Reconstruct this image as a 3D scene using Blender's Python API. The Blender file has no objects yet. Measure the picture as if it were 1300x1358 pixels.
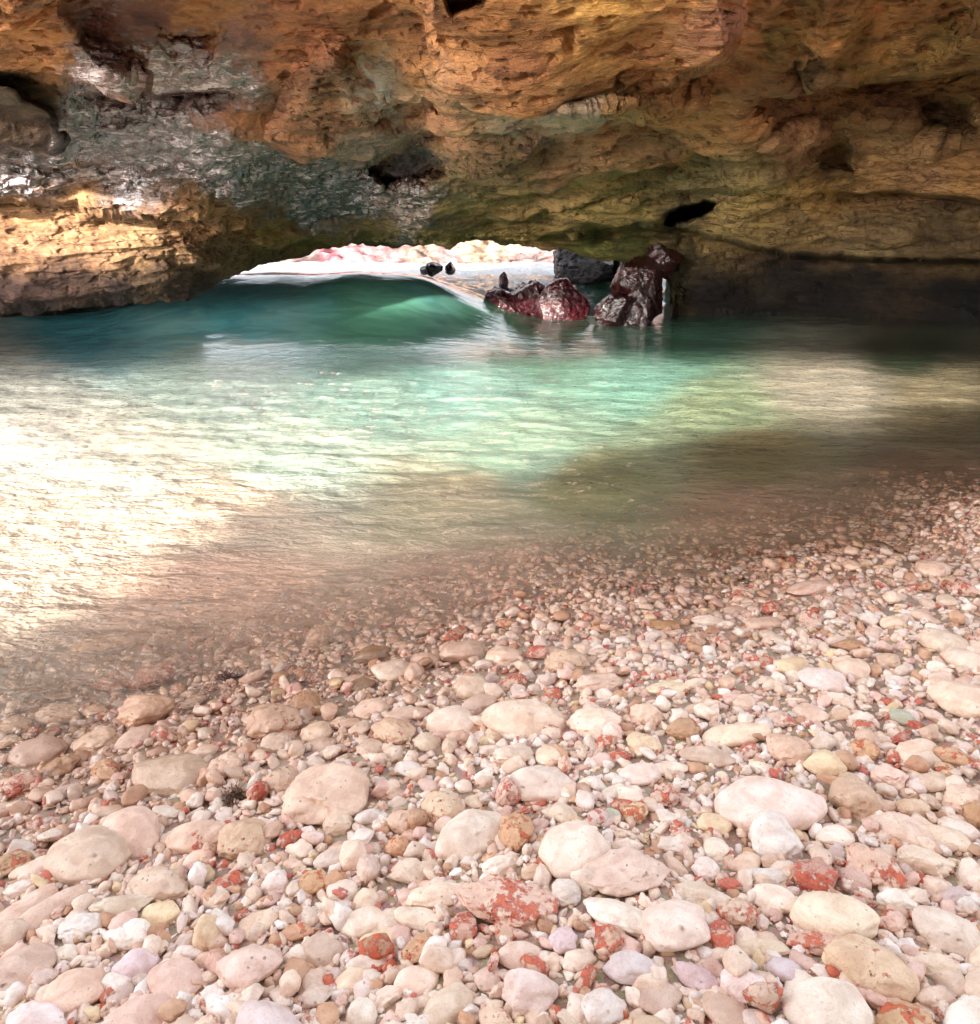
import bpy, math, random
import numpy as np
from mathutils import Vector, Matrix

# ---------------------------------------------------------------- camera, sky, sun, exposure
SC = bpy.context.scene
F, CX, CY, PW, PH = 1020.0, 650.0, 679.0, 1300.0, 1358.0     # focal length and frame of the view
CAM_Z, PITCH = 1.5, math.radians(20.4)
cam_d = bpy.data.cameras.new('camera')
cam = bpy.data.objects.new('camera', cam_d)
SC.collection.objects.link(cam)
cam.location = (0, 0, CAM_Z)
cam.rotation_euler = (math.pi/2-PITCH, 0, 0)
cam_d.sensor_fit = 'HORIZONTAL'; cam_d.sensor_width = 36.0; cam_d.lens = 36.0*F/PW
cam_d.clip_start = 0.05; cam_d.clip_end = 500
SC.camera = cam

SUN_EL, SUN_H = math.radians(12.0), (-0.60, -0.80)           # sun low, over the shoulder
SUN = np.array([SUN_H[0]*math.cos(SUN_EL), SUN_H[1]*math.cos(SUN_EL), math.sin(SUN_EL)])
world = bpy.data.worlds.new('World'); SC.world = world; world.use_nodes = True
wn = world.node_tree
sky = wn.nodes.new('ShaderNodeTexSky'); sky.sky_type = 'NISHITA'; sky.sun_disc = False
sky.sun_elevation = SUN_EL; sky.air_density = 0.8; sky.dust_density = 2.5
sky.sun_rotation = math.atan2(SUN[0], SUN[1])
bg = wn.nodes['Background']; bg.inputs['Strength'].default_value = 0.15
hs = wn.nodes.new('ShaderNodeHueSaturation'); hs.inputs['Saturation'].default_value = .22      # thin white cloud: a paler sky
wn.links.new(sky.outputs[0], hs.inputs['Color']); wn.links.new(hs.outputs[0], bg.inputs[0])
sl = bpy.data.lights.new('sun', 'SUN'); sl.energy = 3.4; sl.angle = math.radians(2.0); sl.color = (1, .93, .82)
so = bpy.data.objects.new('sun', sl); SC.collection.objects.link(so)
so.rotation_euler = Vector(SUN).to_track_quat('Z', 'Y').to_euler()
SC.view_settings.view_transform = 'Standard'; SC.view_settings.look = 'None'
SC.view_settings.exposure = 2.9; SC.view_settings.gamma = 1.0; SC.view_settings.use_curve_mapping = False
SC.render.engine = 'CYCLES'
SC.cycles.max_bounces = 7; SC.cycles.diffuse_bounces = 4; SC.cycles.glossy_bounces = 3
SC.cycles.transparent_max_bounces = 8; SC.cycles.caustics_reflective = False; SC.cycles.caustics_refractive = False
SC.cycles.sample_clamp_indirect = 6.0
SC.cycles.use_denoising = True

rng = np.random.default_rng(7)
random.seed(7)
C = SC.collection
sP, cP = math.sin(PITCH), math.cos(PITCH)

# ---------------------------------------------------------------- numpy helpers
def ray(px, py):
    px = np.asarray(px, float); py = np.asarray(py, float)
    return np.stack([px-CX+0*py, F*cP+(CY-py)*sP+0*px, -F*sP+(CY-py)*cP+0*px], -1)
def at_depth(px, py, d):                      # the point on a sight line at ground distance d
    r = ray(px, py); k = np.asarray(d)/r[..., 1]
    return np.stack([r[..., 0]*k, r[..., 1]*k, CAM_Z+r[..., 2]*k], -1)
def to_px(P):
    x, y, z = P[..., 0], P[..., 1], P[..., 2]-CAM_Z
    dep = np.maximum(y*cP-z*sP, .01); up = y*sP+z*cP
    return CX+F*x/dep, CY-F*up/dep, dep
def srgb(r, g, b):
    c = np.array([r, g, b], float)/255.0
    return np.where(c <= .04045, c/12.92, ((c+.055)/1.055)**2.4)
def smooth(a, b, x):
    t = np.clip((x-a)/(b-a), 0, 1); return t*t*(3-2*t)

_perm = np.random.default_rng(3).permutation(256)
_perm = np.concatenate([_perm, _perm, _perm]).astype(np.int32)
_g = np.random.default_rng(5).normal(size=(256, 3)); _g /= np.linalg.norm(_g, axis=1)[:, None]; _g = _g.astype(np.float32)
def perlin(P):
    P = np.asarray(P, np.float32); sh = P.shape[:-1]; P = P.reshape(-1, 3)
    out = np.empty(len(P), np.float32)
    for s in range(0, len(P), 400000):
        p = P[s:s+400000]; i = np.floor(p).astype(np.int32); f = p-i; i &= 255
        u = f*f*f*(f*(f*6-15)+10); r = 0
        for dx in (0, 1):
            wx = u[:, 0] if dx else 1-u[:, 0]
            for dy in (0, 1):
                wy = u[:, 1] if dy else 1-u[:, 1]
                for dz in (0, 1):
                    wz = u[:, 2] if dz else 1-u[:, 2]
                    h = _perm[_perm[_perm[i[:, 0]+dx]+i[:, 1]+dy]+i[:, 2]+dz]
                    g = _g[h]
                    r = r+wx*wy*wz*(g[:, 0]*(f[:, 0]-dx)+g[:, 1]*(f[:, 1]-dy)+g[:, 2]*(f[:, 2]-dz))
        out[s:s+400000] = r
    return out.reshape(sh)*1.6
def fbm(P, o=4, ridged=False, gain=.5):
    P = np.asarray(P, np.float32); a, t, n = 1.0, 0, 0
    for k in range(o):
        v = perlin(P*(2.03**k)+k*17.3)
        if ridged: v = 1-2*np.abs(v)
        t = t+a*v; n += a; a *= gain
    return t/n
def tps(pts, q):
    pts = np.array(pts, float); X = pts[:, :2]/300; V = pts[:, 2:]; n = len(X)
    def U(r2): return np.where(r2 > 0, r2*np.log(np.maximum(r2, 1e-12)), 0)
    K = U(((X[:, None]-X[None])**2).sum(-1))+np.eye(n)*.003
    Pm = np.hstack([np.ones((n, 1)), X]); A = np.zeros((n+3, n+3)); A[:n, :n] = K; A[:n, n:] = Pm; A[n:, :n] = Pm.T
    w = np.linalg.solve(A, np.vstack([V, np.zeros((3, V.shape[1]))]))
    q = q/300; out = np.empty((len(q), V.shape[1]))
    for s in range(0, len(q), 100000):
        z = q[s:s+100000]
        out[s:s+100000] = U(((z[:, None]-X[None])**2).sum(-1))@w[:n]+np.hstack([np.ones((len(z), 1)), z])@w[n:]
    return out
def idw(pts, q, power=4.0, sy=1.4):
    pts = np.array(pts, float); X = pts[:, :2]*[1, sy]; V = pts[:, 2:]; q = q*[1, sy]
    out = np.empty((len(q), V.shape[1]))
    for s in range(0, len(q), 100000):
        d2 = ((q[s:s+100000, None]-X[None])**2).sum(-1)+60
        w = d2**(-power/2); w /= w.sum(1)[:, None]; out[s:s+100000] = w@V
    return out
def sdf(poly, x, y):                          # signed distance to a polygon, positive inside
    poly = np.array(poly, float); n = len(poly); d = np.full(x.shape, 1e9); ins = np.zeros(x.shape, bool)
    for i in range(n):
        a, b = poly[i], poly[(i+1) % n]; e = b-a
        wx, wy = x-a[0], y-a[1]; t = np.clip((wx*e[0]+wy*e[1])/(e@e), 0, 1)
        d = np.minimum(d, (wx-e[0]*t)**2+(wy-e[1]*t)**2)
        c = (a[1] > y) != (b[1] > y)
        ins ^= c & (x < (b[0]-a[0])*(y-a[1])/((b[1]-a[1]) or 1e-9)+a[0])
    return np.where(ins, 1, -1)*np.sqrt(d)
def lin(poly, x):
    p = np.array(poly, float); return np.interp(x, p[:, 0], p[:, 1])
def albedo(rgb, lum, mix=.6):                 # a colour's hue kept, its lightness pulled toward LUM
    c = np.asarray(rgb); L = (c*[.3, .59, .11]).sum(-1, keepdims=True)+1e-4
    return c*(lum/L)**mix

# ---------------------------------------------------------------- blender helpers
def mesh_np(name, V, faces, attrs=None, mat=None, parent=None, sm=True):
    V = np.asarray(V, np.float32); faces = np.asarray(faces, np.int32); n, k = faces.shape
    me = bpy.data.meshes.new(name); me.vertices.add(len(V)); me.vertices.foreach_set('co', V.ravel())
    me.loops.add(n*k); me.loops.foreach_set('vertex_index', faces.ravel())
    me.polygons.add(n); me.polygons.foreach_set('loop_start', np.arange(0, n*k, k, dtype=np.int32))
    me.polygons.foreach_set('use_smooth', np.full(n, sm)); me.update(calc_edges=True)
    for a, v in (attrs or {}).items():
        v = np.asarray(v, np.float32)
        if v.ndim == 1:
            at = me.attributes.new(a, 'FLOAT', 'POINT'); at.data.foreach_set('value', v)
        else:
            at = me.attributes.new(a, 'FLOAT_COLOR', 'POINT')
            at.data.foreach_set('color', np.hstack([v, np.ones((len(v), 1))]).astype(np.float32).ravel())
    if mat: me.materials.append(mat)
    o = bpy.data.objects.new(name, me); C.objects.link(o)
    if parent: o.parent = parent
    return o
def grid_faces(nr, nc, loop=False):
    i = np.arange(nr*nc).reshape(nr, nc)
    if loop: i = np.vstack([i, i[:1]])
    return np.stack([i[:-1, :-1], i[:-1, 1:], i[1:, 1:], i[1:, :-1]], -1).reshape(-1, 4)
def grid_normals(P):
    n = np.cross(np.gradient(P, axis=1), np.gradient(P, axis=0)); n /= np.linalg.norm(n, axis=-1, keepdims=True)+1e-9
    return n
def tag(o, label=None, cat=None, kind=None, group=None):
    if label: o['label'] = label
    if cat: o['category'] = cat
    if kind: o['kind'] = kind
    if group: o['group'] = group
    return o
class NT:
    def __init__(s, name):
        s.m = bpy.data.materials.new(name); s.m.use_nodes = True; s.t = s.m.node_tree; s.t.nodes.clear()
        s.out = s.t.nodes.new('ShaderNodeOutputMaterial')
    def n(s, typ, ins=None, **kw):
        nd = s.t.nodes.new('ShaderNode'+typ)
        for k, v in kw.items(): setattr(nd, k, v)
        for k, v in (ins or {}).items():
            if isinstance(v, bpy.types.NodeSocket): s.t.links.new(v, nd.inputs[k])
            else: nd.inputs[k].default_value = v
        return nd
    def attr(s, name, o='Fac'): return s.n('Attribute', attribute_name=name).outputs[o]
    def co(s): return s.n('TexCoord').outputs['Object']
    def noise(s, vec, scale, det=4, rough=.55, dist=0):
        return s.n('TexNoise', {'Vector': vec, 'Scale': scale, 'Detail': det, 'Roughness': rough, 'Distortion': dist}).outputs['Fac']
    def math(s, op, a, b=0.0, c=0.0):
        return s.n('Math', {0: a, 1: b, 2: c}, operation=op).outputs[0]
    def ramp(s, f, a, b, ta=0.0, tb=1.0):
        return s.n('MapRange', {'Value': f, 'From Min': a, 'From Max': b, 'To Min': ta, 'To Max': tb}, interpolation_type='SMOOTHSTEP').outputs[0]
    def mix(s, f, a, b, mode='MIX'):
        nd = s.t.nodes.new('ShaderNodeMix'); nd.data_type = 'RGBA'; nd.blend_type = mode
        for k, v in ((0, f), (6, a), (7, b)):
            if isinstance(v, bpy.types.NodeSocket): s.t.links.new(v, nd.inputs[k])
            else: nd.inputs[k].default_value = v if k == 0 else (*v, 1)
        return nd.outputs[2]
    def val(s, f): return s.n('CombineXYZ', {0: f, 1: f, 2: f}).outputs[0]
    def bump(s, h, dist, strength=1.0, normal=None):
        ins = {'Height': h, 'Distance': dist, 'Strength': strength}
        if normal: ins['Normal'] = normal
        return s.n('Bump', ins).outputs[0]
    def surf(s, sock): s.t.links.new(sock, s.out.inputs['Surface'])
    def scale(s, vec, sc): return s.n('Mapping', {'Vector': vec, 'Scale': sc}).outputs[0]

# ---------------------------------------------------------------- materials
def mat_rock(name, pit=1.0, grain=1.0):
    t = NT(name); co = t.scale(t.co(), (.55, 1.0, 1.7)); base = t.attr('tone', 'Color'); wet = t.attr('wet'); pits = t.attr('pits'); rel = t.attr('relief')
    n1 = t.noise(co, 1.6, 6, .6, .4); n2 = t.noise(co, 9, 6, .65); n3 = t.noise(co, 45, 4, .6)
    v1 = t.n('TexVoronoi', {'Vector': t.n('VectorMath', {0: co, 1: t.n('VectorMath', {0: t.n('TexNoise', {'Vector': co, 'Scale': 7.0}).outputs['Color'], 3: .25}, operation='SCALE').outputs[0]}, operation='ADD').outputs[0], 'Scale': 8.0}).outputs['Distance']
    v2 = t.n('TexVoronoi', {'Vector': co, 'Scale': 26.0}).outputs['Distance']
    hole = t.math('MULTIPLY', t.ramp(v1, .16, .30, 1, 0), t.math('MULTIPLY', t.ramp(n1, .45, .6), pits))
    hole2 = t.math('MULTIPLY', t.ramp(v2, .15, .30, 1, 0), t.math('MULTIPLY', t.ramp(n2, .50, .62), pits))
    c = t.mix(t.ramp(n1, .3, .7), t.mix(1.0, base, (.62, .55, .52), 'MULTIPLY'), t.mix(1.0, base, (1.35, 1.28, 1.15), 'MULTIPLY'))
    c = t.mix(t.ramp(n2, .48, .66, 0, .8), c, t.mix(1.0, c, (.30, .26, .27), 'MULTIPLY'))
    c = t.mix(t.ramp(n3, .48, .68, 0, .5), c, t.mix(1.0, c, (1.9, 1.75, 1.5), 'MULTIPLY'))
    c = t.mix(t.math('MULTIPLY', hole, .5), c, (.03, .02, .018))
    c = t.mix(t.math('MULTIPLY', hole2, .5), c, (.03, .02, .018))
    glint = t.math('MULTIPLY', t.ramp(t.noise(t.scale(co, (1.0, .7, 1.3)), 8.5, 8, .70, 1.2), .545, .585), t.ramp(t.attr('glint'), .55, .95, 0, .8))     # pale glints painted into the colour of the wet rock
    c = t.mix(glint, c, (.62, .47, .47))
    h = t.math('ADD', t.math('MULTIPLY', n2, .9), t.math('MULTIPLY', n3, .28))
    h = t.math('SUBTRACT', h, t.math('MULTIPLY', hole, 1.1)); h = t.math('SUBTRACT', h, t.math('MULTIPLY', hole2, .45))
    h = t.math('ADD', h, t.math('MULTIPLY', t.noise(co, 140, 2), .07))
    nrm = t.bump(h, t.math('MULTIPLY', t.ramp(wet, .2, .9, .06, .022), t.ramp(rel, 0, 1, .35, 1.15)), 1.0)
    p = t.n('BsdfPrincipled', {'Base Color': c, 'Normal': nrm, 'Roughness': t.ramp(t.math('ADD', wet, t.math('MULTIPLY', t.math('SUBTRACT', n2, .5), .4)), .1, .75, .85, .13),
        'Specular IOR Level': t.ramp(wet, 0, 1, .25, .9), 'IOR': t.ramp(t.attr('glint'), .4, 1, 1.5, 1.85)})
    t.surf(p.outputs[0]); return t.m

def mat_pebble(name):
    t = NT(name); co = t.co(); base = t.attr('tone', 'Color'); red = t.attr('crust'); wet = t.attr('wet'); pit = t.attr('pits')
    vec = t.n('VectorMath', {0: co, 1: t.n('CombineXYZ', {0: t.math('MULTIPLY', t.attr('seed'), 9.7), 1: t.math('MULTIPLY', t.attr('seed'), 3.1), 2: t.attr('seed')}).outputs[0]}, operation='ADD').outputs[0]
    n1 = t.noise(vec, 22, 5, .6, .6); n2 = t.noise(vec, 75, 4, .6); n3 = t.noise(vec, 300, 3, .6)
    c = t.mix(t.ramp(n1, .3, .7), t.mix(1.0, base, (.84, .74, .70), 'MULTIPLY'), t.mix(1.0, base, (1.08, 1.08, 1.08), 'MULTIPLY'))
    c = t.mix(t.ramp(n2, .55, .75, 0, .4), c, t.mix(1.0, c, (.78, .60, .48), 'MULTIPLY'))
    v = t.n('TexVoronoi', {'Vector': vec, 'Scale': 55.0}).outputs['Distance']
    hole = t.math('MULTIPLY', t.ramp(v, .10, .17, 1, 0), t.math('MULTIPLY', t.ramp(n1, .5, .56), pit))
    c = t.mix(t.math('MULTIPLY', hole, .7), c, (.16, .07, .035))
    rf = t.ramp(t.math('ADD', t.math('MULTIPLY', t.math('SUBTRACT', n1, .5), 2.4), t.math('ADD', t.math('MULTIPLY', t.math('SUBTRACT', n2, .5), 1.8), t.math('SUBTRACT', red, .55))), -.16, .18)
    rf = t.math('MULTIPLY', rf, t.ramp(red, .02, .12))
    rc = t.mix(t.ramp(n2, .35, .65), (.36, .035, .022), (.66, .13, .06))
    c = t.mix(t.math('MULTIPLY', rf, .88), c, rc)
    c = t.mix(t.ramp(n3, .52, .68, 0, .35), c, t.mix(1.0, c, (.72, .60, .52), 'MULTIPLY'))
    c = t.mix(t.math('MULTIPLY', wet, .75), c, t.mix(1.0, c, (.60, .45, .36), 'MULTIPLY'))
    h = t.math('ADD', t.math('ADD', t.math('MULTIPLY', n1, .6), t.math('MULTIPLY', n2, t.ramp(pit, 0, 1, .12, .5))), t.math('MULTIPLY', n3, .07))
    h = t.math('ADD', t.math('SUBTRACT', h, hole), t.math('MULTIPLY', rf, .25))
    p = t.n('BsdfPrincipled', {'Base Color': c, 'Normal': t.bump(h, .009, .8), 'Roughness': t.ramp(wet, 0, 1, .62, .16), 'Specular IOR Level': t.ramp(wet, 0, 1, .3, .7)})
    t.surf(p.outputs[0]); return t.m

def mat_ground():
    t = NT('beach sand'); co = t.co(); wet = t.attr('wet')
    n = t.noise(co, 6, 5); g = t.noise(co, 220, 3, .7); v = t.n('TexVoronoi', {'Vector': co, 'Scale': 90.0})
    c = t.mix(t.ramp(n, .3, .7), (.42, .28, .20), (.58, .42, .33))
    c = t.mix(.35, c, t.mix(1.0, c, v.outputs['Color'], 'MULTIPLY'))
    c = t.mix(t.ramp(g, .5, .7, 0, .6), c, (.62, .48, .38))
    c = t.mix(t.math('MULTIPLY', wet, .6), c, t.mix(1.0, c, (.55, .45, .38), 'MULTIPLY'))
    p = t.n('BsdfPrincipled', {'Base Color': c, 'Normal': t.bump(t.math('ADD', g, v.outputs['Distance']), .004, .9), 'Roughness': t.ramp(wet, 0, 1, .8, .3)})
    t.surf(p.outputs[0]); return t.m

def mat_water():
    t = NT('sea water'); co = t.co(); body = t.attr('body', 'Color'); op = t.attr('murk'); foam = t.attr('foam'); glow = t.attr('thin'); chop = t.attr('chop')
    s1 = t.noise(t.scale(co, (1.0, 1.9, 1.0)), 3.2, 4, .55, .5); s2 = t.noise(t.scale(co, (1.0, 1.7, 1.0)), 11, 3, .55, .6); s3 = t.noise(t.scale(co, (1.0, 1.5, 1.0)), 34, 2, .5, .3)
    h = t.math('ADD', t.math('MULTIPLY', s1, 1.0), t.math('MULTIPLY', s2, .32)); h = t.math('ADD', h, t.math('MULTIPLY', s3, t.ramp(chop, 0, 1, .05, .16)))
    nrm = t.bump(h, .10, t.ramp(chop, 0, 1, .09, 1.8))
    var = t.noise(t.scale(co, (.8, 1.7, 1.0)), 2.2, 3, .5, .9)
    col = t.mix(t.ramp(var, .3, .7), t.mix(1.0, body, (.78, .80, .80), 'MULTIPLY'), t.mix(1.0, body, (1.2, 1.17, 1.13), 'MULTIPLY'))
    soft = t.bump(h, t.ramp(chop, .4, 1.2, .03, .05), t.ramp(chop, .4, 1.2, .25, .85)); dif = t.n('BsdfDiffuse', {'Color': col, 'Normal': soft}); trl = t.n('BsdfTranslucent', {'Color': col, 'Normal': soft})
    bod = t.n('MixShader', {0: glow, 1: dif.outputs[0], 2: trl.outputs[0]})
    clr = t.n('BsdfTransparent', {'Color': t.mix(t.ramp(op, 0, .5), (.99, .97, .95), (.93, .88, .80))})
    inner = t.n('MixShader', {0: op, 1: clr.outputs[0], 2: bod.outputs[0]})
    gl = t.n('BsdfGlossy', {'Color': (1, 1, 1, 1), 'Roughness': .015, 'Normal': nrm})
    fr = t.n('Fresnel', {'IOR': t.math('MULTIPLY_ADD', t.n('NewGeometry').outputs['Backfacing'], -.583, 1.333), 'Normal': nrm})   # the same sheen from either side of the surface
    w = t.n('MixShader', {0: fr.outputs[0], 1: inner.outputs[0], 2: gl.outputs[0]})
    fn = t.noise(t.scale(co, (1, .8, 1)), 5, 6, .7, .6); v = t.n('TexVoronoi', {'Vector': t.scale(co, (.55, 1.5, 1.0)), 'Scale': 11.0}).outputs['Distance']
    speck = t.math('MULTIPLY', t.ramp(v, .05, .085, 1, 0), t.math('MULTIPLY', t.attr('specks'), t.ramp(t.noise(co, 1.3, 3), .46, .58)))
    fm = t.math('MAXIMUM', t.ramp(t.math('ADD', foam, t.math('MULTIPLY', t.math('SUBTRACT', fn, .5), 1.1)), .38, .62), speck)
    fd = t.n('BsdfPrincipled', {'Base Color': (.50, .52, .54, 1), 'Roughness': .7, 'Normal': t.bump(fn, .15)})
    t.surf(t.n('MixShader', {0: fm, 1: w.outputs[0], 2: fd.outputs[0]}).outputs[0]); return t.m
M_ROCK = mat_rock('cave rock'); M_PEB = mat_pebble('beach stone'); M_GROUND = mat_ground(); M_WATER = mat_water()

# ---------------------------------------------------------------- beach and sea bed
def shore(x, y): return (y-2.62-.47*x-.10*np.sin(x*2.3+1)-.06*np.sin(x*5.1))/1.097   # metres seaward of the waterline
def ground_z(x, y):
    s = shore(x, y)
    z = np.where(s > 0, -1.3*(1-np.exp(-s*.17)), .62*(1-np.exp(s*.42)))
    P = np.stack([x, y, 0*x], -1)
    return z+.025*perlin(P*1.7)+.012*perlin(P*5.3)
gx = np.concatenate([np.linspace(-14, -3.6, 40), np.linspace(-3.5, 4.5, 300), np.linspace(4.6, 14, 40)])
gy = np.concatenate([np.linspace(-8, -.5, 30), np.linspace(-.4, 6, 260), np.linspace(6.2, 34, 80)])
X, Y = np.meshgrid(gx, gy); Z = ground_z(X, Y)
wet = smooth(.16, .02, Z)
o = mesh_np('beach_ground', np.stack([X, Y, Z], -1).reshape(-1, 3), grid_faces(*X.shape), {'wet': wet.ravel()}, M_GROUND)
tag(o, 'brown sandy beach and sea bed under the pebbles', 'beach', 'structure')

# ---------------------------------------------------------------- sea
WCOL = [(650,790,198,154,128),(300,790,200,158,132),(1000,680,150,118,92),(1250,640,125,98,74),(1000,600,110,98,64),(1250,560,84,74,52),(780,640,130,125,82),  # water body colours, with bright sun patches and shaded parts painted in
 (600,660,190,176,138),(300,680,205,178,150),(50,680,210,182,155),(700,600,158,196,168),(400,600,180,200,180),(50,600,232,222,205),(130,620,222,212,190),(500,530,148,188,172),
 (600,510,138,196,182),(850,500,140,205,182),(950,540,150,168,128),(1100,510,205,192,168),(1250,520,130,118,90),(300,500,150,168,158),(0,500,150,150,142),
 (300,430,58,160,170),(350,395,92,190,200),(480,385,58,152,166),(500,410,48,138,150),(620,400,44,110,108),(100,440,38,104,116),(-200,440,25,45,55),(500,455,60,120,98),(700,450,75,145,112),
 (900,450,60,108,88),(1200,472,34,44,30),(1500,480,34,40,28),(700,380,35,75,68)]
pxs = np.concatenate([np.linspace(-1500, -120, 60), np.linspace(-100, 1400, 620), np.linspace(1420, 2800, 60)])
ang = np.concatenate([np.linspace(.78, .66, 10), np.linspace(.655, .075, 560), np.linspace(.073, .02, 50)])
YY = (CAM_Z/np.tan(ang))[:, None]+0*pxs[None]
XX = (pxs[None]-CX)/F*YY*1.02
YY = YY.copy()
def sea_z(x, y, fine=True):
    P = np.stack([x, y, 0*x], -1)
    s = shore(x, y); damp = smooth(-.3, 1.6, s)
    z = .010*perlin(P*[1.3, 2.6, 1])+.006*perlin(P*[3.1, 5.5, 1]+5)
    z = z*(.5+.9*damp); far = 1-.72*smooth(7.5, 9.8, y); z = z*far
    if fine: z = z+.0042*far*perlin(P*[7, 12, 1]+9)*(.35+.65*damp)+(.0085*perlin(P*[3.0, 6.5, 1]+.6*perlin(P*2)[..., None])+.0060*fbm(P*[7, 12, 1], 3, True))*far*(.25+.75*smooth(1.2, -1.2, x+.4))
    yc = 12.9+.25*np.sin(x*.8)+.10*x
    A = .71*smooth(1.1, -1.5, x)*(.30*smooth(-16, -9, x)+.70*smooth(-6.3, -3.9, x))+.10
    u = y-yc
    wv = np.where(u < 0, np.exp(-(np.maximum(-u, 0)/1.75)**1.9), np.exp(-(np.maximum(u, 0)/2.5)**2))
    z = z+A*wv*(1+.05*perlin(P*[1.2, 1.2, 1]+3))+.012*fbm(P*[.6, 1.2, 1]+2, 2)*smooth(10, 12.5, y)
    z = z+(.37+.014*(y-15))*smooth(.8, 4.0, u)+.10*fbm(P*.9, 4, True)*smooth(.2, 2.5, u)
    return z, u
ZZ, U = sea_z(XX, YY)
W = np.stack([XX, YY, ZZ], -1)
bx, by, _ = to_px(np.stack([XX, YY, 0*XX], -1)); wpx, wpy, _ = to_px(W)
q = np.stack([bx, by], -1).reshape(-1, 2); q = q+12*np.stack([perlin(W.reshape(-1, 3)*2), perlin(W.reshape(-1, 3)*2+7)], -1)
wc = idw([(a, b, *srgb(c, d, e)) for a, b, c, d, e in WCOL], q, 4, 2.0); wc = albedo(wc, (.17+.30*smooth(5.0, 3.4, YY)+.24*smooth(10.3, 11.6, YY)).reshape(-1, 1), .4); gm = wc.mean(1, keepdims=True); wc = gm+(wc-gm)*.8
D = np.maximum(ZZ-ground_z(XX, YY), 0).ravel()
murk = np.clip(1-np.exp(-(np.maximum(D-.03, 0)/.19)**1.15), 0, .97)
foam = smooth(.2, 1.2, U)*.50+.58*smooth(.42, 0, np.abs(U-.08))*smooth(.9, -1.0, XX)*(.55+.45*smooth(-1.0, -3.5, XX))+.10*smooth(-1.6, -.2, U)*smooth(.6, .0, U)+.3*smooth(17, 20, YY)
foam = foam*smooth(11.6, 12.4, YY)*(1-.55*smooth(1.6, 2.4, XX)*smooth(20, 17, YY))
for (fx, fy, r, a) in ((-.35, 12.9, .7, .40), (1.2, 12.5, .5, .28), (2.2, 12.3, .6, .3), (-.1, 13.9, .9, .6)):
    foam = np.maximum(foam, a*np.exp(-((XX-fx)**2+(YY-fy)**2)/r**2)+foam*.3)
thin = .55*smooth(11.3, 12.6, YY)
chop = np.clip(smooth(1.6, -1.4, XX)*smooth(6.2, 3.2, YY)+.38, 0, 1.25)
chop = chop*smooth(10.2, 8.6, YY)
specks = np.maximum(smooth(5.2, 6.2, YY)*smooth(10.5, 8.8, YY)*smooth(3.4, 1.5, XX), .9*smooth(.2, -1.0, XX)*smooth(2.3, 2.9, YY)*smooth(6.5, 5.0, YY))  # foam flecks, plus painted ripple sparkle near the left shore
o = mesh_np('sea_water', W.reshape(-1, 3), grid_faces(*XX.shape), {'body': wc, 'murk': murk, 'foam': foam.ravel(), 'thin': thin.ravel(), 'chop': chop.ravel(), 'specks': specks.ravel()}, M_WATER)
tag(o, 'green and brown sea water with a teal wave rolling into the cave mouth', 'water', 'structure')

# ---------------------------------------------------------------- cave roof with its ledges and side wall
LIP = [(-900,425),(-500,422),(-100,418),(0,415),(80,411),(150,405),(200,402),(250,398),(258,393),(268,384),(300,370),(335,356),(350,348),(400,338),(440,328),(465,320),(500,322),
 (560,324),(588,322),(595,327),(603,321),(640,319),(700,325),(745,331),(775,340),(800,346),(840,350),(868,352),(880,358),(888,367),(893,382),(897,410),(900,450),(906,520),(1300,560),(1900,600),(2300,600)]
lip_d = [(-900,8.8),(-300,8.4),(0,8.4),(250,9.2),(350,10.3),(460,11.6),(600,12),(800,12.3),(893,12.6),(1000,12.2),(1300,11),(1900,8),(2300,6.5)]
DEP = []
for px_, dd in ((-900,.6),(-400,.4),(0,0),(300,0),(650,0),(1000,0),(1300,0),(1700,-.8),(2200,-1.3)):
    for py_, d_ in ((-450,3.1),(-300,3.7),(-150,4.4),(0,5.1),(70,5.6),(140,6.3),(200,7.0)):
        DEP.append((px_, py_, d_+dd*(d_/6)))
DEP += [(-900,265,8.6),(-300,262,8.0),(0,262,7.6),(150,268,7.9),(300,280,8.6),(450,312,10.6),(560,300,10.0),(650,250,8.8),(650,310,10.8),(800,250,8.6),(800,295,10.0),(950,230,8.2),
 (950,300,9.6),(1100,200,7.2),(1100,330,9.8),(1300,180,6.6),(1300,260,7.8),(1300,340,9.0),(1700,260,6.8),(1700,340,7.6),(2200,300,6.0),
 (0,415,7.6),(-300,420,8.1),(250,395,8.5),(350,345,10.0),(1000,470,11.2),(1300,470,10.0),(1300,560,9.8),(1700,500,7.6),(2200,600,6.0),(-900,425,8.6)]
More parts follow.
